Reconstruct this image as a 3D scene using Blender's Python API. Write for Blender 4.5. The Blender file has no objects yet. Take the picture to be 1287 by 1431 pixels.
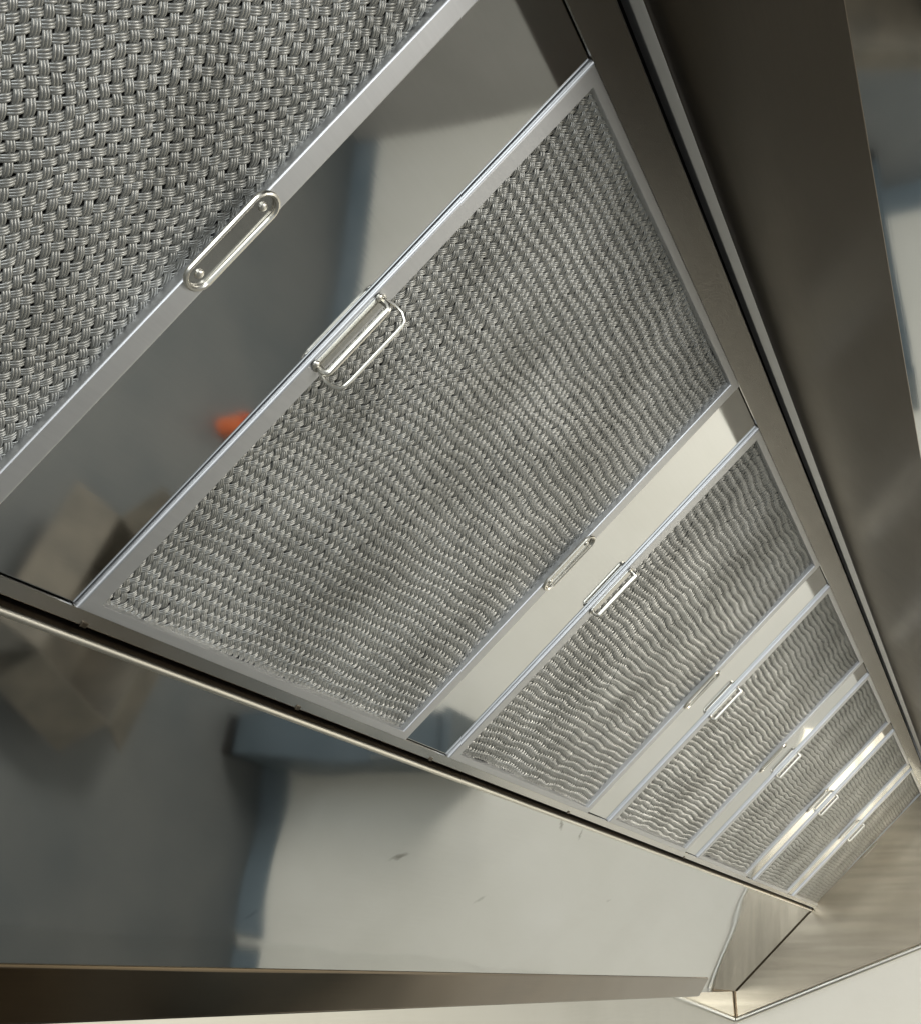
import bpy, bmesh, math, random
import numpy as np
from mathutils import Matrix, Vector

# ------------------------------------------------------------------ frame of reference
# World: X runs along the filter bank, Z is up, floor at z = 0, metres.
# The filter bank is one plane inclined 42 degrees: "s" climbs along it, "n" points down into the room.
FLOOR = 2.15                      # height of the lower corner of the second filter
S_DIR = Vector((0.0, -0.739824, 0.672800))
N_DIR = Vector((0.0, -0.672800, -0.739824))
ORG = Vector((0.0, 0.0, FLOOR))
X_END = 3.515                     # end panel of the hood
W, GAP, LEN = 0.4993, 0.1080, 0.500
PITCH = W + GAP

def P(x, s, n):
    return ORG + Vector((x, 0, 0)) + S_DIR * s + N_DIR * n

def bank_matrix(x, s=0.0, n=0.0):
    m = Matrix.Identity(4)
    for r in range(3):
        m[r][0] = (1, 0, 0)[r]; m[r][1] = S_DIR[r]; m[r][2] = N_DIR[r]
    m.translation = P(x, s, n)
    return m

scene = bpy.context.scene
col = scene.collection

# ------------------------------------------------------------------ camera
cd = bpy.data.cameras.new('camera'); cam = bpy.data.objects.new('camera', cd); col.objects.link(cam)
right = Vector((0.37377801, -0.9275182, 0.0)); down = Vector((0.36359548, 0.14652434, -0.91996138))
fwd = Vector((0.85328092, 0.34386133, 0.392009))
cm = Matrix.Identity(4)
for r in range(3):
    cm[r][0] = right[r]; cm[r][1] = -down[r]; cm[r][2] = -fwd[r]
cm.translation = ORG + Vector((-0.59355217, -0.53641691, -0.23072483))
cam.matrix_world = cm
cd.sensor_fit = 'VERTICAL'; cd.sensor_height = 24.0; cd.lens = 1650.0 / 1431 * 24
cd.shift_x = -(685.868 - 643.5) / 1431; cd.shift_y = (671.10 - 715.5) / 1431
cd.clip_start = 0.01; cd.clip_end = 60
scene.camera = cam

# ------------------------------------------------------------------ world and added fill lights
w = bpy.data.worlds.new('World'); scene.world = w; w.use_nodes = True
bg = w.node_tree.nodes['Background']; bg.inputs[0].default_value = (0.95, 0.98, 1.0, 1); bg.inputs[1].default_value = 0.50

def area(name, loc, target, sx, sy, power, color):
    ld = bpy.data.lights.new(name, 'AREA'); ld.shape = 'RECTANGLE'; ld.size = sx; ld.size_y = sy
    ld.energy = power; ld.color = color
    o = bpy.data.objects.new(name, ld); col.objects.link(o); o.location = loc
    o.rotation_euler = (Vector(target) - Vector(loc)).to_track_quat('-Z', 'Y').to_euler()
    return o
area('rear_fill', (-3.4, -2.5, 0.95), (3.5, -1.0, 1.1), 3.2, 1.5, 92, (0.90, 0.96, 1.0))  # added light behind the camera, brightens frame edges and end wall
area('side_fill', (0.9, -3.2, 1.25), (0.6, 0.0, 2.1), 1.5, 1.0, 31, (1.0, 0.98, 0.93))  # added light that puts highlights on the mesh, no known window
area('end_wall_fill', (1.3, -2.0, 2.45), (3.5, -0.3, 1.0), 1.2, 0.8, 66, (1.0, 0.95, 0.86))  # added light aimed at the end wall, no known lamp

vs = scene.view_settings
vs.view_transform = 'Standard'; vs.look = 'None'; vs.exposure = 0.0; vs.gamma = 1.0; vs.use_curve_mapping = False

# ------------------------------------------------------------------ materials
def nodes_of(name):
    m = bpy.data.materials.new(name); m.use_nodes = True
    nt = m.node_tree; b = nt.nodes['Principled BSDF']
    return m, nt, b

def noise(nt, vec, scale, detail=3, rough=0.5):
    n = nt.nodes.new('ShaderNodeTexNoise'); n.inputs['Scale'].default_value = scale
    n.inputs['Detail'].default_value = detail; n.inputs['Roughness'].default_value = rough
    nt.links.new(vec, n.inputs['Vector']); return n

def ramp(nt, fac, stops):
    r = nt.nodes.new('ShaderNodeValToRGB'); e = r.color_ramp.elements
    e[0].position, e[0].color = stops[0][0], stops[0][1] + (1,)
    e[1].position, e[1].color = stops[-1][0], stops[-1][1] + (1,)
    for p_, c_ in stops[1:-1]:
        k = e.new(p_); k.color = c_ + (1,)
    nt.links.new(fac, r.inputs[0]); return r

def mapped(nt, scale=(1, 1, 1), rot=(0, 0, 0)):
    tc = nt.nodes.new('ShaderNodeTexCoord'); mp = nt.nodes.new('ShaderNodeMapping')
    mp.inputs['Scale'].default_value = scale; mp.inputs['Rotation'].default_value = rot
    nt.links.new(tc.outputs['Object'], mp.inputs['Vector']); return mp.outputs[0]

def steel(name, base, tint, rough, wave=0.0005, wave_scale=3.5, grain=(2, 60, 60), rough_var=0.08, metallic=1.0, grain_rot=0.0, blotch=1.0, wave_stretch=(1, 1, 1)):
    m, nt, b = nodes_of(name)
    b.inputs['Metallic'].default_value = metallic
    flat = mapped(nt); stretched = mapped(nt, grain, (grain_rot, 0, 0))
    g = noise(nt, stretched, 6, 4, 0.6)
    big = noise(nt, flat, 2.6, 5, 0.6)
    mx = nt.nodes.new('ShaderNodeMath'); mx.operation = 'MULTIPLY_ADD'
    nt.links.new(g.outputs[0], mx.inputs[0]); mx.inputs[1].default_value = 0.35 if blotch else 1.0
    if blotch: nt.links.new(big.outputs[0], mx.inputs[2])
    else: mx.inputs[2].default_value = 0.06
    c = ramp(nt, mx.outputs[0], [(0.40, tint), (0.72, base)])
    nt.links.new(c.outputs[0], b.inputs['Base Color'])
    film = noise(nt, flat, 7, 6, 0.65)
    rr = nt.nodes.new('ShaderNodeMapRange'); rr.inputs[1].default_value = 0.35; rr.inputs[2].default_value = 0.75
    rr.inputs[3].default_value = rough; rr.inputs[4].default_value = rough + rough_var
    nt.links.new(film.outputs[0], rr.inputs[0]); nt.links.new(rr.outputs[0], b.inputs['Roughness'])
    wv = noise(nt, mapped(nt, wave_stretch, (grain_rot, 0, 0)), wave_scale, 1.0, 0.4)
    bp = nt.nodes.new('ShaderNodeBump'); bp.inputs['Distance'].default_value = wave; bp.inputs['Strength'].default_value = 1.0
    nt.links.new(wv.outputs[0], bp.inputs['Height'])
    b2 = nt.nodes.new('ShaderNodeBump'); b2.inputs['Distance'].default_value = 0.00003; b2.inputs['Strength'].default_value = 0.12
    nt.links.new(g.outputs[0], b2.inputs['Height']); nt.links.new(bp.outputs[0], b2.inputs['Normal'])
    nt.links.new(b2.outputs[0], b.inputs['Normal'])
    return m

def smudges(m, spots, colour):
    """a few grease marks with a shape of their own, at (x, s) on the panel"""
    nt = m.node_tree; b = nt.nodes['Principled BSDF']; src = b.inputs['Base Color'].links[0].from_socket
    tc = nt.nodes.new('ShaderNodeTexCoord'); wob = noise(nt, tc.outputs['Object'], 90, 4, 0.7)
    mixv = nt.nodes.new('ShaderNodeVectorMath'); mixv.operation = 'MULTIPLY_ADD'
    nt.links.new(wob.outputs['Color'], mixv.inputs[0]); mixv.inputs[1].default_value = (0.016, 0.016, 0); nt.links.new(tc.outputs['Object'], mixv.inputs[2])
    total = None
    for (x_, s_, rx, rs, ang_, k_) in spots:
        mp = nt.nodes.new('ShaderNodeMapping'); mp.vector_type = 'TEXTURE'
        mp.inputs['Location'].default_value = (x_ + 0.008, s_ + 0.008, 0.0015); mp.inputs['Rotation'].default_value = (0, 0, ang_)
        mp.inputs['Scale'].default_value = (rx, rs, 1.0); nt.links.new(mixv.outputs[0], mp.inputs['Vector'])
        ln = nt.nodes.new('ShaderNodeVectorMath'); ln.operation = 'LENGTH'; nt.links.new(mp.outputs[0], ln.inputs[0])
        rg = nt.nodes.new('ShaderNodeMapRange'); rg.inputs[1].default_value = 1.0; rg.inputs[2].default_value = 0.3
        rg.inputs[3].default_value = 0.0; rg.inputs[4].default_value = k_; nt.links.new(ln.outputs['Value'], rg.inputs[0])
        if total is None: total = rg.outputs[0]
        else:
            mxn = nt.nodes.new('ShaderNodeMath'); mxn.operation = 'MAXIMUM'; nt.links.new(total, mxn.inputs[0]); nt.links.new(rg.outputs[0], mxn.inputs[1]); total = mxn.outputs[0]
    mc = nt.nodes.new('ShaderNodeMix'); mc.data_type = 'RGBA'; nt.links.new(total, mc.inputs[0]); nt.links.new(src, mc.inputs[6]); mc.inputs[7].default_value = colour + (1,)
    nt.links.new(mc.outputs[2], b.inputs['Base Color'])

M = {}
M['panel'] = steel('polished_steel', (0.645, 0.66, 0.66), (0.60, 0.612, 0.61), 0.035, 0.0013, 3.0, rough_var=0.03)
smudges(M['panel'], [(0.705, -0.139, 0.020, 0.006, 0.35, 0.75), (1.025, -0.180, 0.016, 0.005, 0.6, 0.4), (1.06, -0.032, 0.024, 0.0045, -0.5, 0.7), (1.16, -0.036, 0.018, 0.004, -0.6, 0.65), (0.52, -0.245, 0.010, 0.004, 1.0, 0.3), (1.55, -0.14, 0.014, 0.005, 0.2, 0.35)], (0.16, 0.155, 0.13))
M['filler'] = steel('filler_steel', (0.645, 0.655, 0.65), (0.61, 0.618, 0.612), 0.04, 0.0006, 4.0, rough_var=0.03)
M['rail'] = steel('rail_steel', (0.60, 0.59, 0.56), (0.52, 0.51, 0.48), 0.16, 0.0002, 5.0, grain=(1, 90, 90))
M['dark'] = steel('dark_brown_steel', (0.150, 0.124, 0.092), (0.122, 0.101, 0.074), 0.30, 0.0004, 3.0, rough_var=0.04)  # dark brown base for front panel, slot wall and clips
M['refl_and_seam'] = steel('reflection_and_seam_brown', (0.17, 0.130, 0.085), (0.125, 0.096, 0.064), 0.13, 0.0022, 3.2, rough_var=0.02)  # brown base imitates a mirrored dark reflection, also colours the corner seams
M['end'] = steel('brushed_end_steel', (0.60, 0.525, 0.40), (0.50, 0.435, 0.33), 0.20, 0.0030, 2.2, grain=(30, 0.5, 9), rough_var=0.03, grain_rot=math.radians(20), blotch=0.0, wave_stretch=(1, 0.5, 4.0))
M['frame'] = steel('filter_frame_aluminium', (0.66, 0.66, 0.66), (0.58, 0.58, 0.58), 0.44, 0.0001, 8.0, rough_var=0.04)
M['chrome'] = steel('bright_steel', (0.80, 0.765, 0.68), (0.72, 0.69, 0.61), 0.27, 0.0001, 20.0)
M['backsplash'] = steel('backsplash_steel', (0.62, 0.61, 0.57), (0.55, 0.54, 0.50), 0.06, 0.0008, 2.0, rough_var=0.04)

def wire_mat():
    m, nt, b = nodes_of('filter_wire'); b.inputs['Metallic'].default_value = 0.8
    v = mapped(nt); n1 = noise(nt, v, 9, 4); n2 = noise(nt, v, 260, 2)
    mx = nt.nodes.new('ShaderNodeMath'); mx.operation = 'MULTIPLY_ADD'
    nt.links.new(n2.outputs[0], mx.inputs[0]); mx.inputs[1].default_value = 0.4; nt.links.new(n1.outputs[0], mx.inputs[2])
    c = ramp(nt, mx.outputs[0], [(0.45, (0.27, 0.265, 0.24)), (0.85, (0.46, 0.455, 0.425))])
    nt.links.new(c.outputs[0], b.inputs['Base Color']); b.inputs['Roughness'].default_value = 0.36
    return m
M['wire'] = wire_mat()

def plain(name, c0, c1, scale, rough, bump=0.0, detail=5):
    m, nt, b = nodes_of(name); v = mapped(nt); n1 = noise(nt, v, scale, detail, 0.6)
    c = ramp(nt, n1.outputs[0], [(0.35, c0), (0.68, c1)]); nt.links.new(c.outputs[0], b.inputs['Base Color'])
    b.inputs['Roughness'].default_value = rough
    if bump:
        n2 = noise(nt, v, scale * 30, 4); bp = nt.nodes.new('ShaderNodeBump'); bp.inputs['Distance'].default_value = bump
        nt.links.new(n2.outputs[0], bp.inputs['Height']); nt.links.new(bp.outputs[0], b.inputs['Normal'])
    return m
M['cream'] = plain('cream_wall_paint', (0.69, 0.67, 0.595), (0.76, 0.74, 0.675), 1.6, 0.55, 0.0004)
M['wall_shade_grey'] = plain('shaded_grey_wall', (0.30, 0.295, 0.275), (0.36, 0.35, 0.33), 2, 0.6)  # grey base carries the shade on the side wall
M['skirting'] = plain('blue_grey_skirting', (0.13, 0.17, 0.195), (0.17, 0.21, 0.235), 4, 0.5)
M['floor'] = plain('worn_floor', (0.105, 0.116, 0.120), (0.165, 0.168, 0.162), 1.3, 0.5, 0.0006)
M['cavity'] = plain('dark_cavity', (0.012, 0.011, 0.009), (0.025, 0.022, 0.018), 5, 0.9)  # near-black base stands in for the shade behind the slots
M['cabinet'] = plain('blue_grey_cabinet', (0.075, 0.098, 0.112), (0.10, 0.125, 0.14), 3, 0.45)
M['orange'] = plain('orange_plastic', (0.75, 0.16, 0.05), (0.85, 0.22, 0.07), 8, 0.4)
M['carton'] = plain('brown_cardboard', (0.105, 0.096, 0.078), (0.185, 0.162, 0.125), 9, 0.8)
M['gap_shade'] = plain('mesh_gap_shade', (0.045, 0.044, 0.040), (0.085, 0.082, 0.075), 60, 0.8)  # dark sheet behind the mesh, its colour stands in for shade in the holes

# ------------------------------------------------------------------ helpers
def link(name, me, mat, parent=None, matrix=None, smooth=False):
    o = bpy.data.objects.new(name, me); col.objects.link(o)
    if mat is not None and not me.materials: me.materials.append(mat)
    if parent is not None: o.parent = parent
    if matrix is not None: o.matrix_local = matrix
    if smooth: me.shade_smooth()
    return o

def mesh(verts, faces, name='m'):
    me = bpy.data.meshes.new(name); me.from_pydata([tuple(v) for v in verts], [], faces); me.update(); return me

def tag(o, label=None, cat=None, group=None, kind=None):
    for k, v in (('label', label), ('category', cat), ('group', group), ('kind', kind)):
        if v: o[k] = v
    return o

def empty(name, matrix):
    o = bpy.data.objects.new(name, None); col.objects.link(o); o.matrix_world = matrix; o.empty_display_size = 0.05; return o

def box(x0, x1, y0, y1, z0, z1, bev=0.0):
    bm = bmesh.new(); bmesh.ops.create_cube(bm, size=1)
    for v in bm.verts:
        v.co = Vector(((x0 + x1) / 2 + v.co.x * (x1 - x0), (y0 + y1) / 2 + v.co.y * (y1 - y0), (z0 + z1) / 2 + v.co.z * (z1 - z0)))
    if bev: bmesh.ops.bevel(bm, geom=bm.edges[:], offset=bev, segments=2, profile=0.5, affect='EDGES')
    me = bpy.data.meshes.new('box'); bm.to_mesh(me); bm.free(); return me

def sheet(profile, x0, x1, th, nx=1):
    """folded sheet metal: profile of (s, n) points swept along x, thickness th to its left"""
    pts = [Vector(p) for p in profile]; k = len(pts); off = []
    for i in range(k):
        a = pts[max(i - 1, 0)]; b = pts[min(i + 1, k - 1)]; d = (b - a).normalized()
        off.append(pts[i] + Vector((-d.y, d.x)) * th)
    ring = pts + off[::-1]; m = len(ring); vs_, fs = [], []
    for j in range(nx + 1):
        x = x0 + (x1 - x0) * j / nx
        vs_ += [(x, r.x, r.y) for r in ring]
    for j in range(nx):
        for i in range(m):
            fs.append((j * m + i, j * m + (i + 1) % m, (j + 1) * m + (i + 1) % m, (j + 1) * m + i))
    fs.append(tuple(range(m))[::-1]); fs.append(tuple(nx * m + i for i in range(m)))
    me = mesh(vs_, fs, 'sheet')
    bm = bmesh.new(); bm.from_mesh(me); bmesh.ops.recalc_face_normals(bm, faces=bm.faces[:]); bm.to_mesh(me); bm.free()
    return me

def auto_smooth(o, deg=35):
    o.data.shade_smooth()
    bm = bmesh.new(); bm.from_mesh(o.data)
    for e in bm.edges:
        e.smooth = len(e.link_faces) == 2 and e.calc_face_angle(0) < math.radians(deg)
    bm.to_mesh(o.data); bm.free()
    wn = o.modifiers.new('weighted', 'WEIGHTED_NORMAL'); wn.keep_sharp = True; wn.weight = 100
    return o

def tube(path, rad, seg=10, closed=False):
    pts = [Vector(p) for p in path]; k = len(pts); vs_, fs = [], []; up = None
    for i in range(k):
        a = pts[i - 1] if (closed or i > 0) else pts[i]; b = pts[(i + 1) % k] if (closed or i < k - 1) else pts[i]
        d = (b - a).normalized()
        if up is None: up = d.orthogonal().normalized()
        up = (up - d * up.dot(d)).normalized(); sd = d.cross(up)
        for j in range(seg):
            t = 2 * math.pi * j / seg
            vs_.append(pts[i] + (up * math.cos(t) + sd * math.sin(t)) * rad)
    for i in range(k if closed else k - 1):
        for j in range(seg):
            i2 = (i + 1) % k
            fs.append((i * seg + j, i * seg + (j + 1) % seg, i2 * seg + (j + 1) % seg, i2 * seg + j))
    if not closed:
        fs.append(tuple(range(seg))[::-1]); fs.append(tuple((k - 1) * seg + j for j in range(seg)))
    return mesh(vs_, fs, 'tube')

def arc(cx, cy, r, a0, a1, k):
    return [(cx + r * math.cos(math.radians(a0 + (a1 - a0) * i / k)), cy + r * math.sin(math.radians(a0 + (a1 - a0) * i / k))) for i in range(k + 1)]

# ------------------------------------------------------------------ the setting
o = link('floor', box(-4.0, X_END + 0.2, -5.0, 0.4, -0.1, 0.0), M['floor']); tag(o, 'dark worn kitchen floor under the hood', 'floor', kind='structure')
o = link('wall_end', box(X_END + 0.016, X_END + 0.2, -3.5, 0.4, 0.0, 2.42), M['cream'])
tag(o, 'cream painted wall below the end panel of the hood', 'wall', kind='structure')
sk = link('skirting', box(X_END - 0.004, X_END + 0.016, -3.39, 0.26, 0.0, 0.115, 0.003), M['skirting'], o)
o = link('wall_side', box(1.9, X_END + 0.014, -3.55, -3.40, 0.0, 2.42), M['wall_shade_grey'])
tag(o, 'grey wall across the room, only mirrored in the steel', 'wall', kind='structure')
o = link('wall_back', box(-3.0, X_END + 0.015, 0.282, 0.4, 0.0, FLOOR - 0.249), M['backsplash'])
tag(o, 'steel clad wall below the brown painted reflection strip', 'wall', kind='structure')

# ------------------------------------------------------------------ the hood
hood = empty('exhaust_hood', Matrix.Translation((0, 0, FLOOR)))
tag(hood, 'long polished stainless steel kitchen exhaust hood with a sloping filter bank', 'exhaust hood')
HB = hood.matrix_world.inverted() @ bank_matrix(0)      # bank frame inside the hood
X0 = -1.55

def hood_part(name, me, mat, smooth=True, parent=None):
    o_ = link(name, me, mat, parent or hood, HB if parent is None else None)
    if smooth: auto_smooth(o_)
    return o_

# lower sloping panel with a rolled lip along the slot
lower = hood_part('sloping_panel', sheet([(-0.3765, 0.0015), (-0.20, 0.0015), (-0.0245, 0.0015)], X0, X_END, -0.0015, 24), M['panel'])
lower['label'] = 'wide mirror-bright sloping panel below the filters'
hood_part('rolled_lip', tube([(X0 + (X_END - X0) * i / 6, -0.0220, 0.0010) for i in range(7)], 0.0030, 12), M['chrome'], parent=lower)
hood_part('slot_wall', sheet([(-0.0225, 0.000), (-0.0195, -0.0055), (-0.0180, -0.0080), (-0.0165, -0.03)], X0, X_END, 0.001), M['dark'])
# added brown strip standing in for the dark reflection along the panel's foot
refl_strip = hood_part('reflection_strip', sheet([(-0.3190, 0.0022), (-0.3215, 0.0050), (-0.3700, 0.0175), (-0.3745, 0.0165), (-0.3760, 0.0030)], X0, 2.93, 0.001, 8), M['refl_and_seam'])
refl_strip['label'] = 'narrow brown strip painted as a dark reflection'
for cx_ in (0.021, 0.303, 0.583, 1.05, 1.75):
    hood_part('clip', box(cx_ - 0.003, cx_ + 0.003, -0.0128, -0.0085, -0.010, 0.0012, 0.0005), M['dark'], smooth=False)
# rails either side of the filters
hood_part('lower_rail', sheet([(-0.0122, -0.012), (-0.0122, -0.0008), (-0.0114, 0.0), (-0.0012, 0.0), (-0.0005, -0.0008), (-0.0005, -0.010)], X0, X_END, -0.001), M['rail'])
hood_part('upper_rail', sheet([(0.4990, -0.012), (0.4990, -0.0010), (0.4998, -0.0002), (0.5318, 0.0), (0.5326, -0.0008), (0.5326, -0.012)], X0, X_END, -0.001), M['rail'])
hood_part('lip_strip', sheet([(0.5412, -0.012), (0.5412, -0.0030), (0.5420, -0.0018), (0.5470, 0.0040), (0.5476, 0.0042)], X0, X_END, -0.001), M['frame'])
# front panel, square to the bank, then the level soffit
fp = [(0.5480, 0.0040), (0.5486, 0.005)] + [(0.5490, 0.004 + (0.187 - 0.004) * i / 5) for i in range(1, 6)]
hor = (0.739824, 0.672800)                             # world -y written in (s, n)
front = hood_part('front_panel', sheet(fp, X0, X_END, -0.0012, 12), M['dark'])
front['label'] = 'dark brownish steel panel facing the filters'
e0 = (fp[-1][0] + 0.0002, fp[-1][1] - 0.0004)
sof = [(e0[0] + hor[0] * d_, e0[1] + hor[1] * d_) for d_ in (0.0006, 0.4, 1.1)]
hood_part('soffit_panel', sheet(sof, X0, X_END, -0.0012, 12), M['panel'])
# plenum behind the filters keeps the slots dark
hood_part('plenum', sheet([(-0.034, -0.02), (-0.030, -0.13), (0.556, -0.13), (0.560, -0.02)], X0, X_END, -0.002), M['cavity'], smooth=False)
# end panel
ep = [(0.2775, -0.2560), (0.2805, -0.3370), (-0.305, -0.126), (-0.56, -0.034), (-0.56, 0.230), (-0.535, 0.235), (-0.415, 0.372), (-0.016, 0.0175)]
vv = [(X_END, y, z) for y, z in ep] + [(X_END + 0.0015, y, z) for y, z in ep]; k = len(ep)
me = mesh(vv, [tuple(range(k)), tuple(range(2 * k - 1, k - 1, -1))] + [(i, k + i, k + (i + 1) % k, (i + 1) % k) for i in range(k)])
endp = link('end_panel', me, M['end'], hood); endp['label'] = 'brushed steel end panel with a slanting lower edge'
auto_smooth(link('hem', tube([(X_END - 0.001, 0.2800, -0.3370), (X_END - 0.001, 0.10, -0.2722), (X_END - 0.001, -0.12, -0.1927), (X_END - 0.001, -0.305, -0.126), (X_END - 0.001, -0.56, -0.034)], 0.0085, 12), M['chrome'], endp))
# rounded seam bead where the end panel meets the sloping panel
auto_smooth(link('corner_seam', tube([P(X_END - 0.002, s_, 0.002) - ORG for s_ in (-0.374, -0.25, -0.12, -0.012)], 0.0026, 8), M['refl_and_seam'], endp))
auto_smooth(link('corner_seam', tube([(X_END - 0.002, 0.279, -0.254), (X_END - 0.002, 0.279, -0.337)], 0.0026, 8), M['refl_and_seam'], endp))

# filler panels between the filters
def filler(x0, x1):
    b_ = 0.0012
    return sheet([(0.0010, -0.008), (0.0010, -b_), (0.0014, -0.0003), (0.0022, 0.0), (0.25, 0.0), (0.4963, 0.0), (0.4971, -0.0003), (0.4975, -b_), (0.4975, -0.008)], x0, x1, -0.001, 3)
for i in range(-1, 6):
    x0 = i * PITCH + W + 0.0012; x1 = (i + 1) * PITCH - 0.0012
    hood_part('filler_panel', filler(x0, x1), M['filler'])
hood_part('filler_panel', filler(X0, -PITCH - 0.0012), M['filler'])

# ------------------------------------------------------------------ woven wire mesh (one mesh, shared by all filters)
FX, FS = 0.0175, 0.0088           # flange widths
def weave():
    rng = np.random.default_rng(4)
    sx, ss = 0.0077, 0.0102
    x_lo, x_hi = FX - 0.004, W - FX + 0.004; s_lo, s_hi = FS - 0.003, LEN - 0.002 - FS + 0.003
    wires, rad, rup, amp, SEG, SUB = (-0.00160, 0.0, 0.00160), 0.00108, 0.00070, 0.00074, 6, 4
    V, F = [], []; nv = 0
    e1 = np.array([sx / 2, ss / 2]); e2 = np.array([sx / 2, -ss / 2])
    org = np.array([x_lo, s_lo])
    ang = np.arange(SEG) * 2 * np.pi / SEG
    def field(x, s):
        dx = 0.0018 * np.sin(23 * x + 9 * s + 1.0) + 0.0008 * np.sin(61 * s - 17 * x) + 0.0007 * np.sin(140 * x + 60 * s)
        ds = 0.0018 * np.sin(19 * x - 27 * s) + 0.0009 * np.sin(71 * x + 13 * s + 2) + 0.0007 * np.sin(150 * s - 80 * x + 1)
        dn = 0.0008 * np.sin(31 * x + 14 * s) + 0.0006 * np.sin(47 * s - 11 * x + 1)
        return dx, ds, dn
    for fam, (ea, eb, sg) in enumerate(((e1, e2, 1), (e2, e1, -1))):
        dirn = ea / np.linalg.norm(ea); perp = np.array([-dirn[1], dirn[0]])
        for j in range(-80, 151):
            t = np.arange(-140 * SUB, 140 * SUB + 1) / SUB
            pos = org + np.outer(t, ea) + j * eb
            ok = (pos[:, 0] > x_lo) & (pos[:, 0] < x_hi) & (pos[:, 1] > s_lo) & (pos[:, 1] < s_hi)
            if ok.sum() < 3: continue
            tt = t[ok]; pp = pos[ok]
            cw = np.cos(np.pi * (tt + j)); h0 = sg * amp * np.tanh(1.5 * cw) / np.tanh(1.5)
            jit = rng.normal(0, 0.00030); hj = rng.normal(0, 0.00016)
            pinch = 1.0 - 0.10 * (1 - sg * cw) / 2
            for wi, wo in enumerate(wires):
                c = pp + perp * (wo * pinch + jit + rng.normal(0, 0.00008))[:, None]
                dx, ds, dn = field(c[:, 0], c[:, 1])
                hh = h0 + hj + dn + (0.00022 if wi == 1 else 0.0) + rng.normal(0, 0.00008)
                cen = np.stack([c[:, 0] + dx, c[:, 1] + ds, hh], 1)
                d = np.gradient(cen, axis=0); d /= np.linalg.norm(d, axis=1)[:, None]
                side = np.tile(np.array([perp[0], perp[1], 0.0]), (len(d), 1))
                side -= d * (side * d).sum(1)[:, None]; side /= np.linalg.norm(side, axis=1)[:, None]
                up = np.cross(d, side)
                ring = cen[:, None, :] + rad * side[:, None, :] * np.cos(ang)[None, :, None] + rup * up[:, None, :] * np.sin(ang)[None, :, None]
                k_ = len(cen); V.append(ring.reshape(-1, 3))
                i0 = (np.arange(k_ - 1)[:, None] * SEG + np.arange(SEG)[None, :]); i1 = (np.arange(k_ - 1)[:, None] * SEG + (np.arange(SEG)[None, :] + 1) % SEG)
                q = np.stack([i0, i1, i1 + SEG, i0 + SEG], -1).reshape(-1, 4) + nv
                F.append(q); nv += k_ * SEG
    V = np.concatenate(V).astype(np.float32); F = np.concatenate(F).astype(np.int32)
    me_ = bpy.data.meshes.new('wire_mesh')
    me_.vertices.add(len(V)); me_.vertices.foreach_set('co', V.ravel())
    me_.loops.add(F.size); me_.loops.foreach_set('vertex_index', F.ravel())
    me_.polygons.add(len(F)); me_.polygons.foreach_set('loop_start', np.arange(0, F.size, 4, dtype=np.int32))
    me_.update(calc_edges=True); me_.shade_smooth(); me_.materials.append(M['wire'])
    return me_
WEAVE = weave()

# ------------------------------------------------------------------ one grease filter
S1 = LEN - 0.002
PROF = [(0.0, -0.010)] + [(0.13 - 0.13 * math.cos(a), 0.0018 + 0.0022 * math.sin(a)) for a in np.linspace(0, math.pi / 2, 6)] + [(0.945, 0.0040), (0.985, 0.0034), (1.0, 0.0024), (1.0, -0.0065)]
def bar(side):
    def corner(f, n, cxx, css):
        return (f * FX if cxx == 0 else W - f * FX, f * FS if css == 0 else S1 - f * FS, n)
    ends = {'near': ((0, 0), (0, 1)), 'far': ((1, 0), (1, 1)), 'low': ((0, 0), (1, 0)), 'high': ((0, 1), (1, 1))}[side]
    k_ = len(PROF); vs_ = [corner(f, n, *e) for e in ends for f, n in PROF]
    fs = [(i, i + 1, k_ + i + 1, k_ + i) for i in range(k_ - 1)] + [(k_ - 1, 0, k_, 2 * k_ - 1), tuple(range(k_)), tuple(range(2 * k_ - 1, k_ - 1, -1))]
    me_ = mesh(vs_, fs, 'bar'); bm = bmesh.new(); bm.from_mesh(me_); bmesh.ops.recalc_face_normals(bm, faces=bm.faces[:]); bm.to_mesh(me_); bm.free()
    return me_

def stadium(half, rad, k=10):
    return [(rad * math.cos(t), half + rad * math.sin(t)) for t in np.linspace(0, math.pi, k)] + [(rad * math.cos(t), -half + rad * math.sin(t)) for t in np.linspace(math.pi, 2 * math.pi, k)]

def plate(pts, z0, z1):
    k_ = len(pts); vs_ = [(x, y, z0) for x, y in pts] + [(x, y, z1) for x, y in pts]
    return mesh(vs_, [tuple(range(k_, 2 * k_)), tuple(range(k_))[::-1]] + [(i, (i + 1) % k_, k_ + (i + 1) % k_, k_ + i) for i in range(k_)], 'plate')

def screw_mesh():
    prof = [(0.0030, 0.0), (0.0030, 0.0006), (0.0025, 0.0013), (0.0014, 0.0018), (0.0, 0.0020)]; seg = 12; vs_, fs = [], []
    for r_, z_ in prof[:-1]:
        vs_ += [(r_ * math.cos(2 * math.pi * j / seg), r_ * math.sin(2 * math.pi * j / seg), z_) for j in range(seg)]
    vs_.append((0, 0, prof[-1][1]))
    for i in range(len(prof) - 2):
        fs += [(i * seg + j, i * seg + (j + 1) % seg, (i + 1) * seg + (j + 1) % seg, (i + 1) * seg + j) for j in range(seg)]
    t0 = (len(prof) - 2) * seg
    fs += [(t0 + j, t0 + (j + 1) % seg, len(vs_) - 1) for j in range(seg)]
    return mesh(vs_, fs, 'screw')
SCREW = screw_mesh()

def put(name, me, mat, parent, loc=(0, 0, 0), smooth=True):
    o_ = link(name, me, mat, parent); o_.location = loc
    if smooth: auto_smooth(o_)
    return o_

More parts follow.
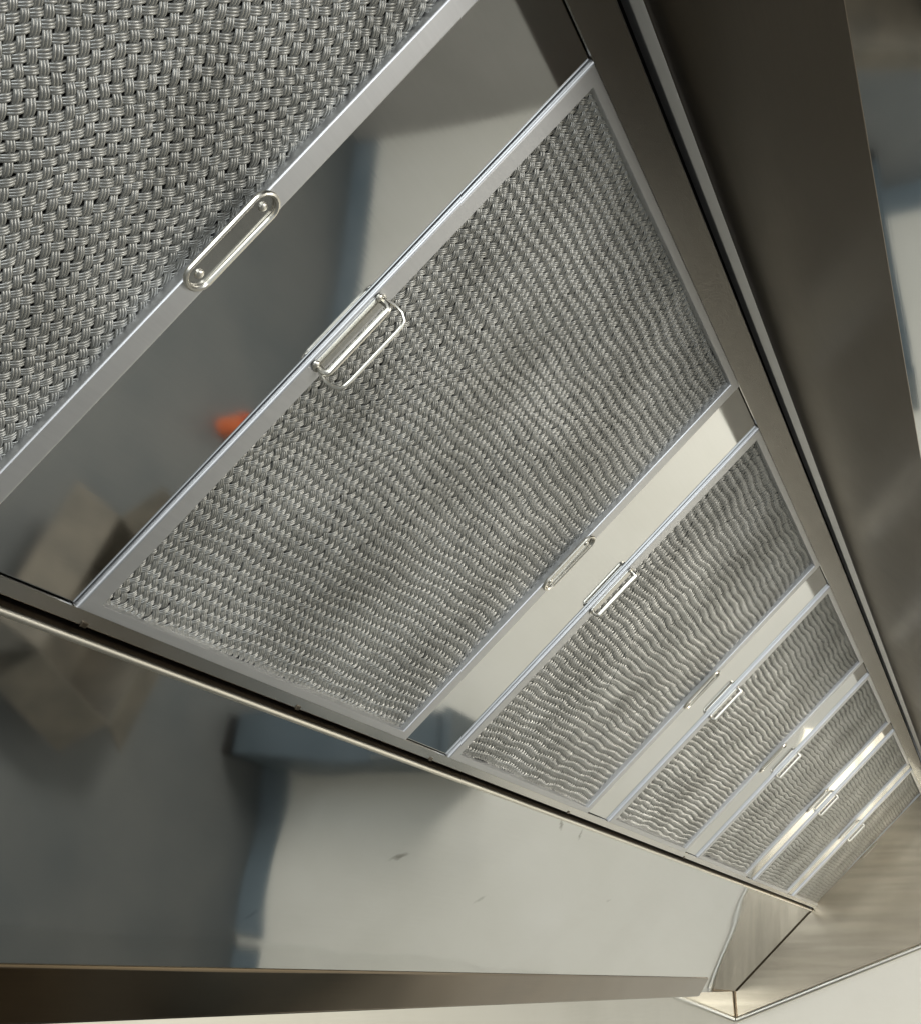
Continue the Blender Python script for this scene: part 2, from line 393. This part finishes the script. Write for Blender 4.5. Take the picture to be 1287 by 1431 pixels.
def handle_folded(parent, x, s):
    """pull handle lying flat on the frame: oval plate with a wire bail round it"""
    h = put('handle', plate(stadium(0.027, 0.0074), 0.0042, 0.0050), M['rail'], parent, (x, s, 0))
    put('bail', tube([(a, b, 0.0064) for a, b in stadium(0.027, 0.0088)], 0.0017, 8, True), M['chrome'], h)
    for d_ in (-0.0265, 0.0265): put('screw', SCREW, M['chrome'], h, (0.0, d_, 0.0050), False)
    return h

def handle_raised(parent, x, s, wire=False):
    """pull handle standing off the frame: two screws, a flat grip bar on short posts"""
    h = put('handle', plate(stadium(0.030, 0.0050), 0.0042, 0.0050), M['rail'], parent, (x, s, 0))
    g = put('grip', tube([(0.002, -0.031, 0.005), (0.003, -0.031, 0.009), (0.004, -0.0295, 0.0112)] + [(0.004, -0.028 + 0.056 * i / 8, 0.0115) for i in range(9)] + [(0.004, 0.0295, 0.0112), (0.003, 0.031, 0.009), (0.002, 0.031, 0.005)], 0.0025, 10), M['chrome'], h)
    for d_ in (-0.0305, 0.0305): put('screw', SCREW, M['chrome'], h, (-0.0035, d_, 0.0050), False)
    if wire:
        pts = [(0.004, -0.033, 0.006), (0.006, -0.0345, 0.012), (0.009, -0.034, 0.018), (0.012, -0.031, 0.0215), (0.0128, -0.027, 0.0225)]
        pts += [(0.013, -0.022 + 0.044 * i / 6, 0.0228) for i in range(7)]
        pts += [(a, -b, c) for a, b, c in pts[:5][::-1]]
        put('bail', tube(pts, 0.0013, 8), M['chrome'], h)
    return h

LABELS = [
    'grease filter at the opposite end of the row from the brushed end panel',
    'square grease filter with a wire bail standing out from its handle',
    'grease filter second along from the one with the standing wire bail, towards the end panel',
    'grease filter in the middle of the row, third before the one against the end panel',
    'grease filter two places before the one that touches the end panel',
    'grease filter next to the one that touches the end panel',
    'last grease filter of the row, touching the brushed end panel',
]
LABELS[2] = 'grease filter next to the one with the standing wire bail, on its end-panel side'
def make_filter(i):
    x = (i - 1) * PITCH
    f = empty('grease_filter', bank_matrix(x, 0.0, 0.0))
    tag(f, LABELS[i], 'grease filter', 'grease filters along the hood')
    if i == 0:
        make_filter.bars = [bar(s_) for s_ in ('near', 'far', 'low', 'high')]
        make_filter.back = box(FX * 0.5, W - FX * 0.5, FS * 0.5, S1 - FS * 0.5, -0.0095, -0.0075)
    for b_ in make_filter.bars: put('frame_bar', b_, M['frame'], f)
    put('shade_backing', make_filter.back, M['gap_shade'], f, smooth=False)
    wm = link('wire_mesh', WEAVE, None, f); wm['kind'] = 'stuff'
    if i % 2 == 0:
        wm.matrix_local = Matrix.Translation((0, 0, -0.0036))
    else:
        wm.matrix_local = Matrix.Translation((W, S1, -0.0036)) @ Matrix.Rotation(math.pi, 4, 'Z')
    handle_raised(f, 0.0085, 0.256, wire=(i == 1))
    handle_folded(f, W - 0.0130, 0.2460)
    return f
for i in range(7): make_filter(i)

# ------------------------------------------------------------------ what the steel reflects
cab = empty('narrow_cabinet', Matrix.Translation((3.35, -0.450, 0.0)))
tag(cab, 'narrow blue-grey cabinet against the cream end wall, seen mirrored in the steel', 'cabinet')
link('carcass', box(-0.14, 0.155, -0.088, 0.088, 0.06, 0.93, 0.004), M['cabinet'], cab)
link('plinth', box(-0.12, 0.15, -0.080, 0.080, 0.0, 0.059), M['cavity'], cab)
link('worktop', box(-0.165, 0.158, -0.094, 0.094, 0.931, 0.96, 0.004), M['cabinet'], cab)
d_ = link('door', box(-0.158, -0.141, -0.083, 0.083, 0.08, 0.91, 0.003), M['cabinet'], cab)
auto_smooth(link('door_handle', tube([(-0.159, 0.07, 0.66), (-0.180, 0.07, 0.665), (-0.180, 0.07, 0.795), (-0.159, 0.07, 0.80)], 0.005, 8), M['chrome'], d_))
cup = empty('plastic_cup', Matrix.Translation((2.86, -1.56, 0.0)))
tag(cup, 'small orange plastic cup on the floor, mirrored as an orange spot', 'cup')
prof = [(0.036, 0.0), (0.050, 0.11), (0.053, 0.112), (0.053, 0.116), (0.048, 0.116), (0.034, 0.006)]; seg = 20
vv = [(r_ * math.cos(2 * math.pi * j / seg), r_ * math.sin(2 * math.pi * j / seg), z_) for r_, z_ in prof for j in range(seg)]
ff = [(i * seg + j, i * seg + (j + 1) % seg, (i + 1) * seg + (j + 1) % seg, (i + 1) * seg + j) for i in range(len(prof) - 1) for j in range(seg)]
ff += [tuple(range(seg))[::-1], tuple((len(prof) - 1) * seg + j for j in range(seg))]
link('body', mesh(vv, ff, 'cup'), M['orange'], cup)

ct = empty('cardboard_box', Matrix.Translation((2.22, -0.62, 0.0)) @ Matrix.Rotation(math.radians(24), 4, 'Z'))
tag(ct, 'open brown cardboard box on the floor, seen mirrored in the sloping panel', 'box')
a_, b_, h_, t_ = 0.19, 0.25, 0.24, 0.005
link('bottom', box(-a_, a_, -b_, b_, 0.0, t_), M['carton'], ct)
for sgn in (-1, 1):
    link('side', box(sgn * a_ - t_ / 2, sgn * a_ + t_ / 2, -b_, b_, t_, h_), M['carton'], ct)
    link('side', box(-a_ + t_, a_ - t_, sgn * b_ - t_, sgn * b_, t_, h_), M['carton'], ct)
    f1 = link('flap', box(0, 0.16, -b_, b_, 0, t_), M['carton'], ct)
    f1.matrix_local = Matrix.Translation((sgn * a_, 0, h_ + 0.004)) @ Matrix.Rotation(0 if sgn > 0 else math.pi, 4, 'Z') @ Matrix.Rotation(math.radians(22), 4, 'Y')
    f2 = link('flap', box(-a_ + 0.006, a_ - 0.006, 0, 0.16, 0, t_), M['carton'], ct)
    f2.matrix_local = Matrix.Translation((0, sgn * b_, h_ + 0.004)) @ Matrix.Rotation(0 if sgn > 0 else math.pi, 4, 'Z') @ Matrix.Rotation(math.radians(-48 if sgn > 0 else 35), 4, 'X')
